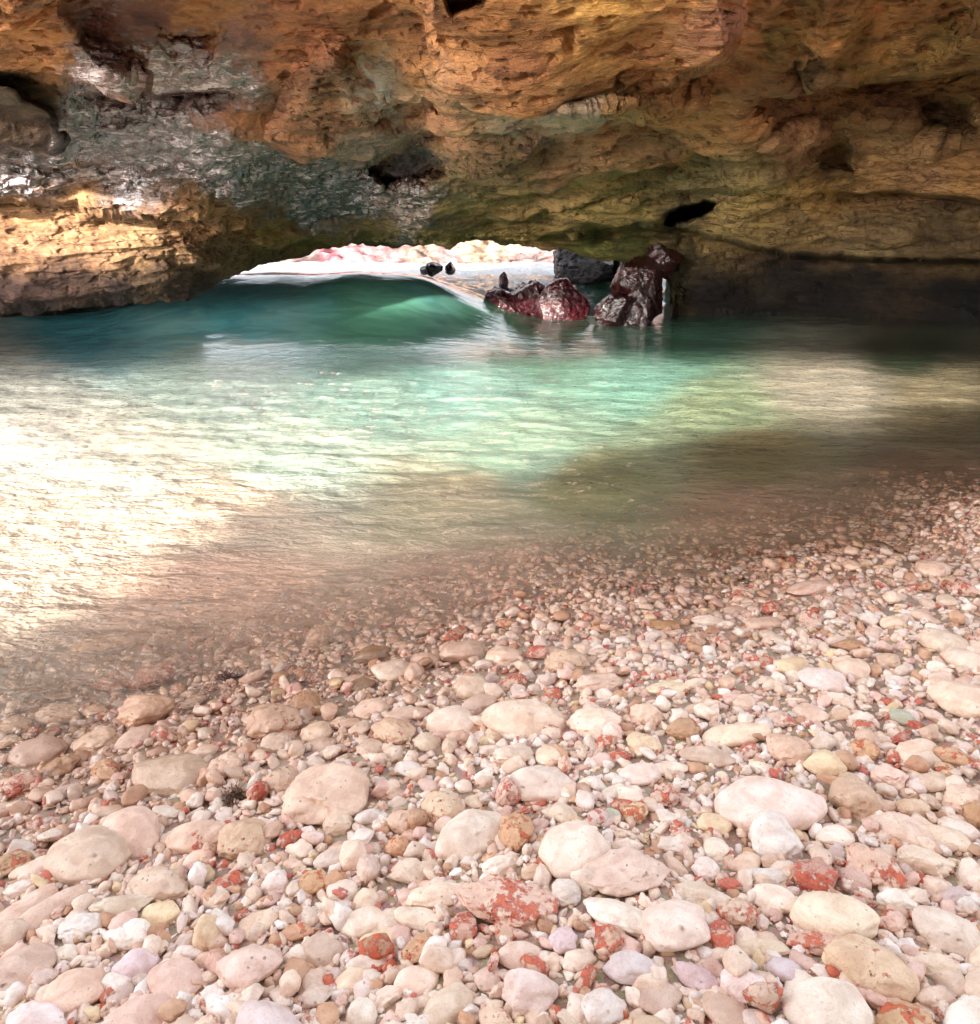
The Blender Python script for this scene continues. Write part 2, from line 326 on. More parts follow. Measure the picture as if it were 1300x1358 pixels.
LEDGES = [ # (polyline, [(px, step)], decay px, edge width)
 ([(-900,262),(0,266),(40,268),(60,264),(120,271),(200,276),(300,288),(350,298),(430,313),(480,323)], [(-900,.3),(250,.28),(350,.25),(430,.15),(480,0)], 900, 3),
 ([(560,330),(640,329),(700,316),(780,301),(900,300),(960,318),(1060,340),(1300,347),(2300,350)], [(600,0),(700,.5),(860,1.1),(1000,1.5),(2300,1.5)], 900, 4),
 ([(980,128),(1100,112),(1200,105),(1300,93),(2300,60)], [(980,0),(1060,.7),(1150,.9),(2300,.9)], 120, 3),
 ([(860,262),(900,251),(1000,253),(1100,250),(1200,254),(1300,268),(2300,280)], [(860,0),(920,.35),(1000,.3),(1150,.45),(1300,.7),(2300,.6)], 55, 3),
 ([(640,268),(700,255),(780,238),(880,216),(965,192)], [(640,0),(700,.3),(880,.35),(965,0)], 40, 4),
 ([(640,292),(700,284),(770,262),(850,245),(900,240)], [(640,0),(720,.2),(850,.25),(900,0)], 30, 3),
 ([(90,126),(130,124),(200,128),(280,122),(330,128)], [(90,0),(130,.35),(270,.3),(330,0)], 30, 2),
 ([(300,215),(420,200),(470,212),(560,178),(640,165)], [(300,0),(400,.2),(560,.35),(640,0)], 40, 5),
 ([(-100,216),(0,212),(60,222),(150,214),(230,222),(330,232)], [(-100,.15),(150,.2),(330,0)], 30, 3),
 ([(205,30),(230,44),(260,48),(290,36)], [(205,0),(230,.25),(270,.25),(290,0)], 25, 2)]
POLYS = [ # (outline, depth change, edge width)
 ([(530,-420),(560,60),(610,120),(650,150),(720,160),(800,156),(850,150),(905,118),(960,85),(978,60),(968,-20),(990,-420)], -.62, 16),
 ([(-120,-200),(40,-200),(66,-20),(110,50),(150,85),(190,110),(60,112),(-120,90)], -.35, 14),
 ([(-100,100),(10,112),(36,128),(68,150),(76,172),(72,192),(62,206),(20,200),(0,188),(-100,180)], -.55, 5),
 ([(340,195),(380,120),(410,60),(430,48),(458,52),(482,95),(500,150),(535,182),(440,205)], -.35, 30),
 ([(480,228),(505,202),(540,192),(585,212),(600,232),(560,248),(510,250)], .5, 12),
 ([(490,110),(520,60),(580,90),(600,150),(540,172),(505,150)], .18, 25),
 ([(862,297),(878,287),(905,270),(935,263),(953,268),(945,280),(915,296),(885,299)], 1.2, 4),
 ([(1200,130),(1240,124),(1290,135),(1300,165),(1280,185),(1215,186),(1205,160)], .30, 20),
 ([(1062,225),(1080,195),(1100,170),(1106,150),(1116,170),(1130,200),(1135,228)], .28, 11),
 ([(1000,195),(1040,160),(1090,150),(1100,175),(1070,205),(1040,220)], -.18, 10),
 ([(728,152),(745,140),(840,132),(920,118),(925,136),(905,142),(815,152)], -.30, 4),
 ([(1030,95),(1045,75),(1075,75),(1085,105),(1060,110)], .18, 13),
 ([(1110,130),(1160,20),(1180,-200),(1110,-200),(1070,20),(1060,100)], -.18, 30),
 ([(1210,100),(1280,20),(1400,-200),(1700,-200),(1700,60),(1300,90)], -.25, 25),
 ([(570,-60),(700,-60),(640,10),(600,22)], .45, 8)]
gx = np.concatenate([np.linspace(-900, -60, 70), np.linspace(-55, 1355, 1050), np.linspace(1362, 2300, 70)])
v = np.concatenate([np.linspace(-450, -25, 60), np.linspace(-20, 300, 330)]); tail = np.linspace(0, 1, 121)[1:]
lipy = lin(LIP, gx); GX = np.tile(gx, (len(v)+len(tail), 1)); GY = np.empty_like(GX)
GY[:len(v)] = v[:, None]; GY[len(v):] = 300+(lipy[None]-300)*tail[:, None]
rim = lin([(-900,250),(-180,246),(-100,215),(-62,110),(-35,0),(0,-90),(150,-140),(330,-190),(600,-230),(1300,-240),(2300,-300)], gx)   # the roof ends lower over the sunlit side
kr = smooth(0, -40, gx)[None]
GY = np.where(GY < 300, (1-kr)*np.where(GY < 0, GY*(np.minimum(rim, -30)/-450)[None], GY)+kr*(rim[None]+(GY+450)/750*(300-rim[None])), GY)
GXn = GX.ravel(); GYn = GY.ravel(); Q = np.stack([GXn, GYn], -1)
wob = np.stack([perlin(np.stack([GXn/45, GYn/28, 0*GXn], -1)), perlin(np.stack([GXn/45, GYn/28, 0*GXn+9], -1))], -1)
wo2 = np.stack([perlin(np.stack([GXn/14, GYn/9, 0*GXn], -1)), perlin(np.stack([GXn/14, GYn/9, 0*GXn+9], -1))], -1)
d = tps(DEP, Q)[:, 0]
wx = GXn+7*wob[:, 0]+3*wo2[:, 0]; wy = GYn+4*wob[:, 1]+1.6*wo2[:, 1]
for poly, step, dec, wd in LEDGES:
    f = lin(poly, wx); s = lin(step, wx)*((wx > poly[0][0]) & (wx < poly[-1][0])); dy = wy-f
    d += (1.0 if dec > 500 and poly[0][0] < 0 else 1.75)*s*smooth(-wd, wd, dy)*np.exp(-np.maximum(dy, 0)/dec)
for poly, amp, wd in POLYS:
    d += 1.45*amp*smooth(-wd*.3, wd, sdf(poly, wx, wy))
# near the lip follow the traced lip distance
tl = np.clip((GYn-300)/np.maximum(np.tile(lipy, len(v)+len(tail))-300, 1), 0, 1)
ld = lin(lip_d, GXn); k = tl**3*smooth(1000, 850, GXn); d = d*(1-k)+ld*k
d = np.maximum(d, 1.6).reshape(GX.shape)
nz = np.stack([GX/16, GY/16, 0*GX], -1)
GXw = GX+(-10*smooth(385, 440, GY)*smooth(520, 450, GY)+9*perlin(nz)+4*perlin(nz*2.7))*smooth(350, 375, GY)*np.exp(-((GX-895)/26)**2)
GYw = GY+(3.5*perlin(nz*.9+4)+1.6*perlin(nz*2.6+8))*smooth(25, 4, np.tile(lipy, (len(GY), 1))-GY)*smooth(900, 870, GX)
P = at_depth(GXw, GYw, d); N = grid_normals(P)
# rock colour with ledge and recess shade painted in, wetness and pitting
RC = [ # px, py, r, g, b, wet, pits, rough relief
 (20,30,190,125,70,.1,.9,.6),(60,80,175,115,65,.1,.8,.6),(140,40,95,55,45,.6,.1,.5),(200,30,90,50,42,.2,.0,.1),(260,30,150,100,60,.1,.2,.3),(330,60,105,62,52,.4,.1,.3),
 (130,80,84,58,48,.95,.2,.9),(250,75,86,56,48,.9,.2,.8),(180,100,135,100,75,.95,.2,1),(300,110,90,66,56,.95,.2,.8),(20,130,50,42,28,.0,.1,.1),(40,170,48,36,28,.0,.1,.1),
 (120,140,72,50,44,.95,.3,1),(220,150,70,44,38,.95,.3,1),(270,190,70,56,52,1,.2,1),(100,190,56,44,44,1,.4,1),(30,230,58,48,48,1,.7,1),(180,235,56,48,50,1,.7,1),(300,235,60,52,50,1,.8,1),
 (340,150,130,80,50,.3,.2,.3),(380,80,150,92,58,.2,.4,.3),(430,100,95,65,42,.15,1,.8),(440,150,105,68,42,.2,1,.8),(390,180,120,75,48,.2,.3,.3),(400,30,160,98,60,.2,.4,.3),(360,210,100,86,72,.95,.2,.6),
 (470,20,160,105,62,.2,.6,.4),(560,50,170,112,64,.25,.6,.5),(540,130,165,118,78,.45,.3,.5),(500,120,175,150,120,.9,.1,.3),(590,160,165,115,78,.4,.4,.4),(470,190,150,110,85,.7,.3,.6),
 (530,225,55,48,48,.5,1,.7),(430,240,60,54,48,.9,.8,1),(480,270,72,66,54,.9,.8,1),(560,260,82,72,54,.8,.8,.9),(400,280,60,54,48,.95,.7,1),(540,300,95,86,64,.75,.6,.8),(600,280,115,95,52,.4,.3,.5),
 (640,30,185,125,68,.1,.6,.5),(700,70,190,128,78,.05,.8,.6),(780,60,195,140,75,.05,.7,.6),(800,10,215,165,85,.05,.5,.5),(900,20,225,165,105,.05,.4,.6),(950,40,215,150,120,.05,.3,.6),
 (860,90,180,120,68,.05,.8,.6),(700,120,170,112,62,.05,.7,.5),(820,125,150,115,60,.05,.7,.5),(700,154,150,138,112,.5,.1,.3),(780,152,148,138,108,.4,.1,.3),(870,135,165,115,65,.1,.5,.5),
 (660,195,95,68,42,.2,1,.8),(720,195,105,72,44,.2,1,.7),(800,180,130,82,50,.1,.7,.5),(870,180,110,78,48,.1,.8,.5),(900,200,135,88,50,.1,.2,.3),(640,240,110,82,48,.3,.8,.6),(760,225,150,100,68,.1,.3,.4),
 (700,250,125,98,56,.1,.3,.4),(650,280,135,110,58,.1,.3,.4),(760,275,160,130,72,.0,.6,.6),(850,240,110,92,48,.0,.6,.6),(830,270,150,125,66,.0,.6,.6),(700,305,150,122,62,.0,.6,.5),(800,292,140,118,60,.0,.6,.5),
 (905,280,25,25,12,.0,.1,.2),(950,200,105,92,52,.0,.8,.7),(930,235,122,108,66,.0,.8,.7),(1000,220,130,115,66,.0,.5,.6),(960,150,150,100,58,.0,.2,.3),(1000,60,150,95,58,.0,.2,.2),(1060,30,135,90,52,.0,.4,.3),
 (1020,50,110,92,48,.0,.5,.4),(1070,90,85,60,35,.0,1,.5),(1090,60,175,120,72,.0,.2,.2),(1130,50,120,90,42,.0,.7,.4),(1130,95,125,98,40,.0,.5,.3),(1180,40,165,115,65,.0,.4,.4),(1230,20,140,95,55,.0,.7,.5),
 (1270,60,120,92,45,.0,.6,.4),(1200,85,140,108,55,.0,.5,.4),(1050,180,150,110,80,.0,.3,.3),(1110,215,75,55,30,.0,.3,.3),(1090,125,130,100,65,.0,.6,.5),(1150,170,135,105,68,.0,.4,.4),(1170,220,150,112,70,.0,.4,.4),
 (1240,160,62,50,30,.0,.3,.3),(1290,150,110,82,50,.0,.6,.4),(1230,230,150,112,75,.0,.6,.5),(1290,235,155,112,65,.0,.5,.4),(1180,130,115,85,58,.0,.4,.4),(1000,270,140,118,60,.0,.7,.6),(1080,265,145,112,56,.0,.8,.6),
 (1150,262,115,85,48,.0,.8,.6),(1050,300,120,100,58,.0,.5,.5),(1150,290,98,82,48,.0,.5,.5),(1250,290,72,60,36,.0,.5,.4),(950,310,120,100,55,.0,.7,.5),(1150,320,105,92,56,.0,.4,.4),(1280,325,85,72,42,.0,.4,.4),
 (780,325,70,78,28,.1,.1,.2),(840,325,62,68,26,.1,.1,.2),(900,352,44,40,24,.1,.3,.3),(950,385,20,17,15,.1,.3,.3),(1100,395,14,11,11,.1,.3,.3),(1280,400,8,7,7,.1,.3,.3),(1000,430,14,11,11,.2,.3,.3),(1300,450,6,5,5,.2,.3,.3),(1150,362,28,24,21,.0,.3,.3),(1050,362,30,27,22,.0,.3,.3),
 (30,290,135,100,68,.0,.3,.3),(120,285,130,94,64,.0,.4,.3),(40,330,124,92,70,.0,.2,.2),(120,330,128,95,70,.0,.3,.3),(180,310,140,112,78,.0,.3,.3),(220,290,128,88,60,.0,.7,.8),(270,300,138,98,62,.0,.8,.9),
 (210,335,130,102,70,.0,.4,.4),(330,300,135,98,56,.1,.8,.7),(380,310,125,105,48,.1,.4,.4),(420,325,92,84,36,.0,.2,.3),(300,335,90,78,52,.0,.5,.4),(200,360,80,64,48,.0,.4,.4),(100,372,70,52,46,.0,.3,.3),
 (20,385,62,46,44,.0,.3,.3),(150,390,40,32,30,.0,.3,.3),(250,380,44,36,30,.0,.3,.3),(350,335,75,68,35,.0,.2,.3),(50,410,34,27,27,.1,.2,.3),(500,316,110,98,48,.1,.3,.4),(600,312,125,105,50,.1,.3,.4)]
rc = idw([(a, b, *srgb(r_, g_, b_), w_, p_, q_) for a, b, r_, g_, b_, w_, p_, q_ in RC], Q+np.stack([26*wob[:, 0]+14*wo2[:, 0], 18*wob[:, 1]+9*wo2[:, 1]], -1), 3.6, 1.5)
tone = albedo(rc[:, :3], .24, .14); tone *= 1-.55*(smooth(352, 372, GYn)*smooth(905, 960, GXn))[:, None]; gm = tone.mean(1, keepdims=True); tone = gm+(tone-gm)*.84; tone[:, 1] *= 1.05-.14*smooth(.45, .9, tone[:, 1]/tone[:, 0]); wetv, pitv, rgh = rc[:, 3], rc[:, 4], rc[:, 5]  # wall under the right ledge darkened: shade painted into the tone
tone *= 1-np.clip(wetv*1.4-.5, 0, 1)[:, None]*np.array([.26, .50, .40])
P3 = P.reshape(-1, 3); sh = GX.shape
inl = smooth(0, .25, 1-tl)                       # keep the traced lip edge
big = fbm(P3*1.1+4, 3)*.07
med = fbm(P3*[1.9, 3.0, 4.6]+8, 4)*.075*(.45+rgh)+(fbm(P3*[.8, 1.7, 7.0]+3+.4*perlin(P3*1.3)[:, None], 4, True)-.3)*.055*smooth(90, 220, GYn)+smooth(.1, .5, perlin(P3*[.9, 1.1, 3.2]+50))*.10
rdg = (fbm(P3*[3.0, 5.0, 9]+2, 5, True, .6)-.3)*.07*rgh*(.12+.88*np.clip(wetv, 0, 1))
fin = fbm(P3*[8, 14, 19]+1, 3, False, .6)*.018*(.2+rgh)
pn = perlin(P3*[6, 9, 11]+20); pn2 = perlin(P3*[14, 20, 27]+31); pt = -(smooth(.32, .55, pn)*.09+smooth(.30, .55, pn2)*.045)*pitv
gs = np.abs(np.gradient(d, axis=0)); gs = np.maximum(gs, .8*np.abs(np.gradient(d, axis=1)))
for _ in range(3): gs = np.maximum(gs, np.maximum(np.roll(gs, 1, 0), np.roll(gs, -1, 0))*.8)
calm = (1-.9*smooth(.045, .13, gs)); calm = (calm+np.roll(calm, 1, 0)+np.roll(calm, -1, 0)+np.roll(calm, 2, 0)+np.roll(calm, -2, 0))/5
disp = ((big+med*.999)*inl).reshape(sh)*(.25+.75*calm)+(rdg*inl+(fin+pt)*(.3+.7*inl)).reshape(sh)*calm
# N points toward the viewer side
sgn = np.sign(-(N*(P-np.array([0, 0, CAM_Z]))).sum(-1)).reshape(sh)
P = P+N*(disp*sgn)[..., None]; Pf = P.reshape(-1, 3)
per = .085; qs = (Pf[:, 2]+.05*perlin(Pf*[1.1, 1.1, .2]+30)+.02*perlin(Pf*[4, 4, 1]+3))/per; fr_ = qs-np.floor(qs)
P[..., 2] += (per*(smooth(.0, .38, fr_)-fr_)*.28*np.clip(wetv*1.5-.3, 0, 1)*smooth(-.2, .3, perlin(Pf*2.3+44))).reshape(sh)*inl.reshape(sh)
# carry the shell on: underside behind the lip, outer back and top, home to the rim
L0 = P[-1]; dl = L0[:, 1]; left = smooth(262, 235, gx); right = smooth(870, 900, gx); nb = []
def row(dy, z): nb.append(np.stack([L0[:, 0]*(dl+dy)/dl, dl+dy, z], -1))
row(.35, L0[:, 2]-.02-.3*right)
row(1.5+1.0*left, L0[:, 2]+.55*(1-left)*(1-right)-.05*left-.3*right)
row(4.2+.8*left, (L0[:, 2]+.95)*(1-left)*(1-right)-.6*np.maximum(left, right))
row(4.6+1.2*left, (L0[:, 2]+1.35)*(1-left)*(1-right)+1.9*np.maximum(left, right))
row(1.0, np.maximum(L0[:, 2]+1.0, 2.2)); R0 = P[0]
for k_ in (.33, .66, .93): nb.append(np.stack([L0[:, 0]*(1-k_)+R0[:, 0]*k_, dl*(1-k_)+R0[:, 1]*k_, 2.3*(1-k_)+(R0[:, 2]+.30)*k_+.25*np.sin(k_*3)], -1))
B = np.stack(nb); B = B+.08*np.stack([perlin(B*1.5), perlin(B*1.5+5), perlin(B*1.5+11)], -1)
full = np.concatenate([P, B]); nr, nc = full.shape[:2]; nbk = nc*len(nb)
dark = np.tile(srgb(75, 60, 48), (nbk, 1))
o = mesh_np('cave_roof', full.reshape(-1, 3), grid_faces(nr, nc, True), {'tone': np.vstack([tone, dark]), 'wet': np.concatenate([wetv, np.full(nbk, .1)]), 'glint': np.concatenate([wetv, np.zeros(nbk)]), 'pits': np.concatenate([pitv, np.full(nbk, .3)]), 'relief': np.concatenate([rgh, np.full(nbk, .5)])}, M_ROCK)
tag(o, 'low cave roof of wet brown and olive rock running down to the water', 'cave rock', 'structure')

# ---------------------------------------------------------------- unseen sun blocker added behind the viewer, gaps cut to shape the sun patches
SUNPATCH = [([(-250,500),(0,495),(250,490),(420,500),(640,480),(800,470),(1000,472),(1250,478),(1330,500),(1310,535),(1200,560),(950,568),(850,590),(780,610),(700,622),(480,640),(330,665),(250,720),(170,790),(60,850),(-80,880),(-300,860)])]
yw = -1.2; wxs = np.arange(-16, 3.0, .05); wzs = np.arange(-.2, 5.6, .05)
WX, WZ = np.meshgrid(wxs, wzs); ww = np.stack([WX, yw+.06*perlin(np.stack([WX, WZ, 0*WX], -1)), WZ], -1)
c_ = ww[:-1, :-1]+[.025, 0, .025]
t_ = c_[..., 2]/SUN[2]; G = c_-SUN*t_[..., None]; G[..., 2] = 0; gpx, gpy, _ = to_px(G)
wb = 22*perlin(np.stack([gpx/60, gpy/25, 0*gpx], -1))*smooth(560, 680, gpy)+8*perlin(np.stack([gpx/50, gpy/20, 0*gpx+5], -1))
open_ = (sdf(SUNPATCH[0], gpx+wb, gpy+wb*.5) > 0) & (G[..., 1] > 1)
t2 = (8.2-c_[..., 1])/(-SUN[1]); H = c_-SUN*t2[..., None]; hpx, hpy, _ = to_px(H)   # where the ray meets the rock face across the water
edge = lin([(-300,390),(0,372),(40,358),(90,350),(160,334),(200,345),(225,343),(250,330),(330,320),(420,318)], hpx)
open_ |= (hpy < edge) & (hpx < 470)
open_ |= (hpy < 200) & (hpx >= 470)
open_ |= (gpx < -420) & (G[..., 1] > 2.5) & (c_[..., 2] > .9)
fc = grid_faces(*WX.shape).reshape(WX.shape[0]-1, WX.shape[1]-1, 4)[~open_]
def slab(name, V, faces, thick, mat, attrs):     # a sheet with real thickness and closed edges
    n = len(V); V2 = V+np.array([0, -thick, 0]); e = {}
    for f in faces.tolist():
        for i in range(4):
            a, b = f[i], f[(i+1) % 4]; key = (min(a, b), max(a, b)); e[key] = None if key in e else (a, b)
    side = [(a, b, b+n, a+n) for ab in e.values() if ab for a, b in [ab]]
    return mesh_np(name, np.vstack([V, V2]), np.vstack([faces, faces[:, ::-1]+n, np.array(side)]), {k: np.concatenate([a, a]) for k, a in attrs.items()}, mat)
nv = ww.reshape(-1, 3)
o = slab('sun_blocker', nv, fc, .12, M_ROCK, {'tone': np.tile(srgb(150, 110, 75), (len(nv), 1)), 'wet': np.zeros(len(nv)), 'pits': np.full(len(nv), .6), 'relief': np.full(len(nv), .6)})
tag(o, 'unseen sun blocker added behind the beach with gaps that shape the sun patches', 'sun blocker', 'structure')

# ---------------------------------------------------------------- rocks beyond the cave mouth
cx_ = np.linspace(-22, 16, 420); cv = np.linspace(0, 1, 150); CXg, CV = np.meshgrid(cx_, cv)
cz = -.5+CV*5.0; cyy = 22+CV*5+.0*CXg
Pc = np.stack([CXg, cyy, cz], -1); nn = fbm(Pc*[.6, .6, .9], 5, True); n5 = fbm(Pc*2.3, 4, True)
nn = fbm(Pc*[.35, .5, .9], 4); n5 = fbm(Pc*[1.6, 2, 2.6], 5, True, .6)
Pc[..., 1] -= (1.1*nn+.40*n5)*smooth(0, .12, CV); Pc[..., 2] += .25*n5
cpx, cpy, _ = to_px(Pc)
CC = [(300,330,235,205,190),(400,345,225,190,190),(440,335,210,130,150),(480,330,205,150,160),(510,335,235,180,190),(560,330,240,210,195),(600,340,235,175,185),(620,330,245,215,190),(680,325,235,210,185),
 (690,345,225,190,200),(720,340,150,130,135),(745,345,120,100,105),(800,350,70,50,55),(900,350,60,45,50),(465,325,150,130,140)]  # darkest tones on the right: shadow painted into the shore colour
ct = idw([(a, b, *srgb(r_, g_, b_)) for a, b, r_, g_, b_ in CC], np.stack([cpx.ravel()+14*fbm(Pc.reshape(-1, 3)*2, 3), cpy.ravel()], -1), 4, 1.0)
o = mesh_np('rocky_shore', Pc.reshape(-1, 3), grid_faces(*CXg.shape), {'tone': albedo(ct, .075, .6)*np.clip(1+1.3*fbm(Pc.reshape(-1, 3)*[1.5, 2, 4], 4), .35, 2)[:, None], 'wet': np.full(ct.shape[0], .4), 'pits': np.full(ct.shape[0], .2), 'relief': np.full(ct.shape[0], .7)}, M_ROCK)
tag(o, 'pink and cream sunlit rocky shore beyond the breaking foam', 'shore', 'structure')

def ico(n):
    import bmesh
    bm = bmesh.new(); bmesh.ops.create_icosphere(bm, subdivisions=n, radius=1)
    V = np.array([v_.co[:] for v_ in bm.verts]); Fc = np.array([[v_.index for v_ in f.verts] for f in bm.faces]); bm.free(); return V, Fc
ICO = {n: ico(n) for n in (2, 3, 4, 5, 6)}
ROT = lambda a: np.array([[math.cos(a), -math.sin(a), 0], [math.sin(a), math.cos(a), 0], [0, 0, 1]])
def boulder(name, lobes, color, label, wetness=.85, lift=None, seed=0, detail=6):
    """rock massed from lobes: (px0, py0, px1, py1, distance, thickness)"""
    Vs, Fs, off = [], [], 0
    allc = []
    for (x0, y0, x1, y1, dd, th) in lobes:
        c0 = at_depth((x0+x1)/2, (y0+y1)/2, dd); sc_ = np.array([(x1-x0)/2*dd/F, th, (y1-y0)/2*dd/F])
        V, Fc = ICO[detail]; n = 1+.30*fbm(V*1.1+seed, 2)
        W_ = V*n[:, None]*1.25
        r_ = np.random.default_rng(seed); pl = r_.normal(size=(22, 3)); pl /= np.linalg.norm(pl, axis=1)[:, None]
        for p_ in pl:
            dd_ = W_@p_; W_ = W_-np.maximum(dd_-r_.uniform(.62, 1.0), 0)[:, None]*p_*.97
        W_ = W_+.07*np.stack([fbm(V*3.1+seed+k_*7, 4, True) for k_ in range(3)], -1)+V*(.035*fbm(V*9+seed, 3, True))[:, None]
        Vs.append(c0+W_*sc_); Fs.append(Fc+off); off += len(V); seed += 3
        allc.append(c0)
    V = np.vstack(Vs); base = np.array([np.mean([c[0] for c in allc]), np.mean([c[1] for c in allc]), 0])
    tn = np.tile(srgb(*color), (len(V), 1))*(1+.35*fbm(V*3, 3))[:, None]
    o = mesh_np(name, V-base, np.vstack(Fs), {'tone': tn, 'wet': np.full(len(V), wetness), 'pits': np.zeros(len(V)), 'relief': np.full(len(V), .6)}, M_ROCK)
    o.location = base
    return tag(o, label, 'rock')
boulder('boulder', [(636,384,706,440,12.9,.5),(668,368,738,446,13.1,.6),(704,382,768,442,12.9,.5),(688,374,724,410,13.0,.4)], (66,24,32), 'low dark red wet boulder with foam breaking behind it in the cave mouth', seed=1)
boulder('boulder', [(806,338,880,424,12.6,.6),(780,388,850,450,12.4,.5),(812,374,874,448,12.4,.5),(838,318,902,368,12.8,.6)], (50,20,22), 'tall dark maroon wet rock standing against the side of the cave mouth', seed=20)
boulder('boulder', [(566,347,588,366,14.2,.25),(556,352,572,366,14.1,.2)], (50,40,45), 'small black rock sticking out of the white foam', seed=33, detail=5)
boulder('boulder', [(588,350,604,364,14.4,.2)], (50,40,45), 'smallest black rock at the edge of the foam beside the pointed one', seed=41, detail=5)
boulder('boulder', [(728,325,812,374,17.0,1.0),(770,318,840,372,17.5,1.0)], (35,28,36), 'dark shadowed rock mass behind the two wet boulders', seed=52, wetness=.5)  # its shadow is put into the dark base colour
boulder('boulder', [(660,362,676,384,13.5,.2)], (70,50,60), 'pointed dark stone in the spray behind the low red boulder', seed=61, detail=5)
# ---------------------------------------------------------------- stones on the beach
# region, centre, long side, short side, tilt, kind | label   (regions are four enlarged looks at the beach)
REG = {1: (0, 820, 2.955), 2: (430, 820, 2.955), 3: (860, 820, 2.955), 4: (860, 600, 2.955)}
KIND = { # colour, crust, pits, knobbliness, roundness noise, flatness
 's': ((242,220,200), 0, .35, .05, .10, .55), 'k': ((242,220,202), 0, .5, .16, .16, .7), 'p': ((246,231,217), 0, .2, .05, .10, .6), 't': ((230,204,180), .12, 1, .10, .12, .65),
 'o': ((220,182,148), .3, .9, .16, .14, .7), 'r': ((240,214,198), .42, .8, .20, .18, .75), 'R': ((230,194,176), .54, .9, .22, .2, .75), 'g': ((228,203,186), 0, .4, .05, .10, .5),
 'w': ((246,236,228), 0, .3, .12, .16, .7), 'l': ((230,214,216), 0, .2, .10, .14, .75), 'y': ((236,216,184), 0, .2, .05, .1, .6), 'b': ((168,138,112), 0, .6, .08, .12, .55),
 'n': ((204,212,190), .05, .2, .05, .1, .6), 'a': ((200,164,132), 0, .6, .22, .25, .55), 'A': ((240,222,206), .04, .5, .22, .25, .6)}
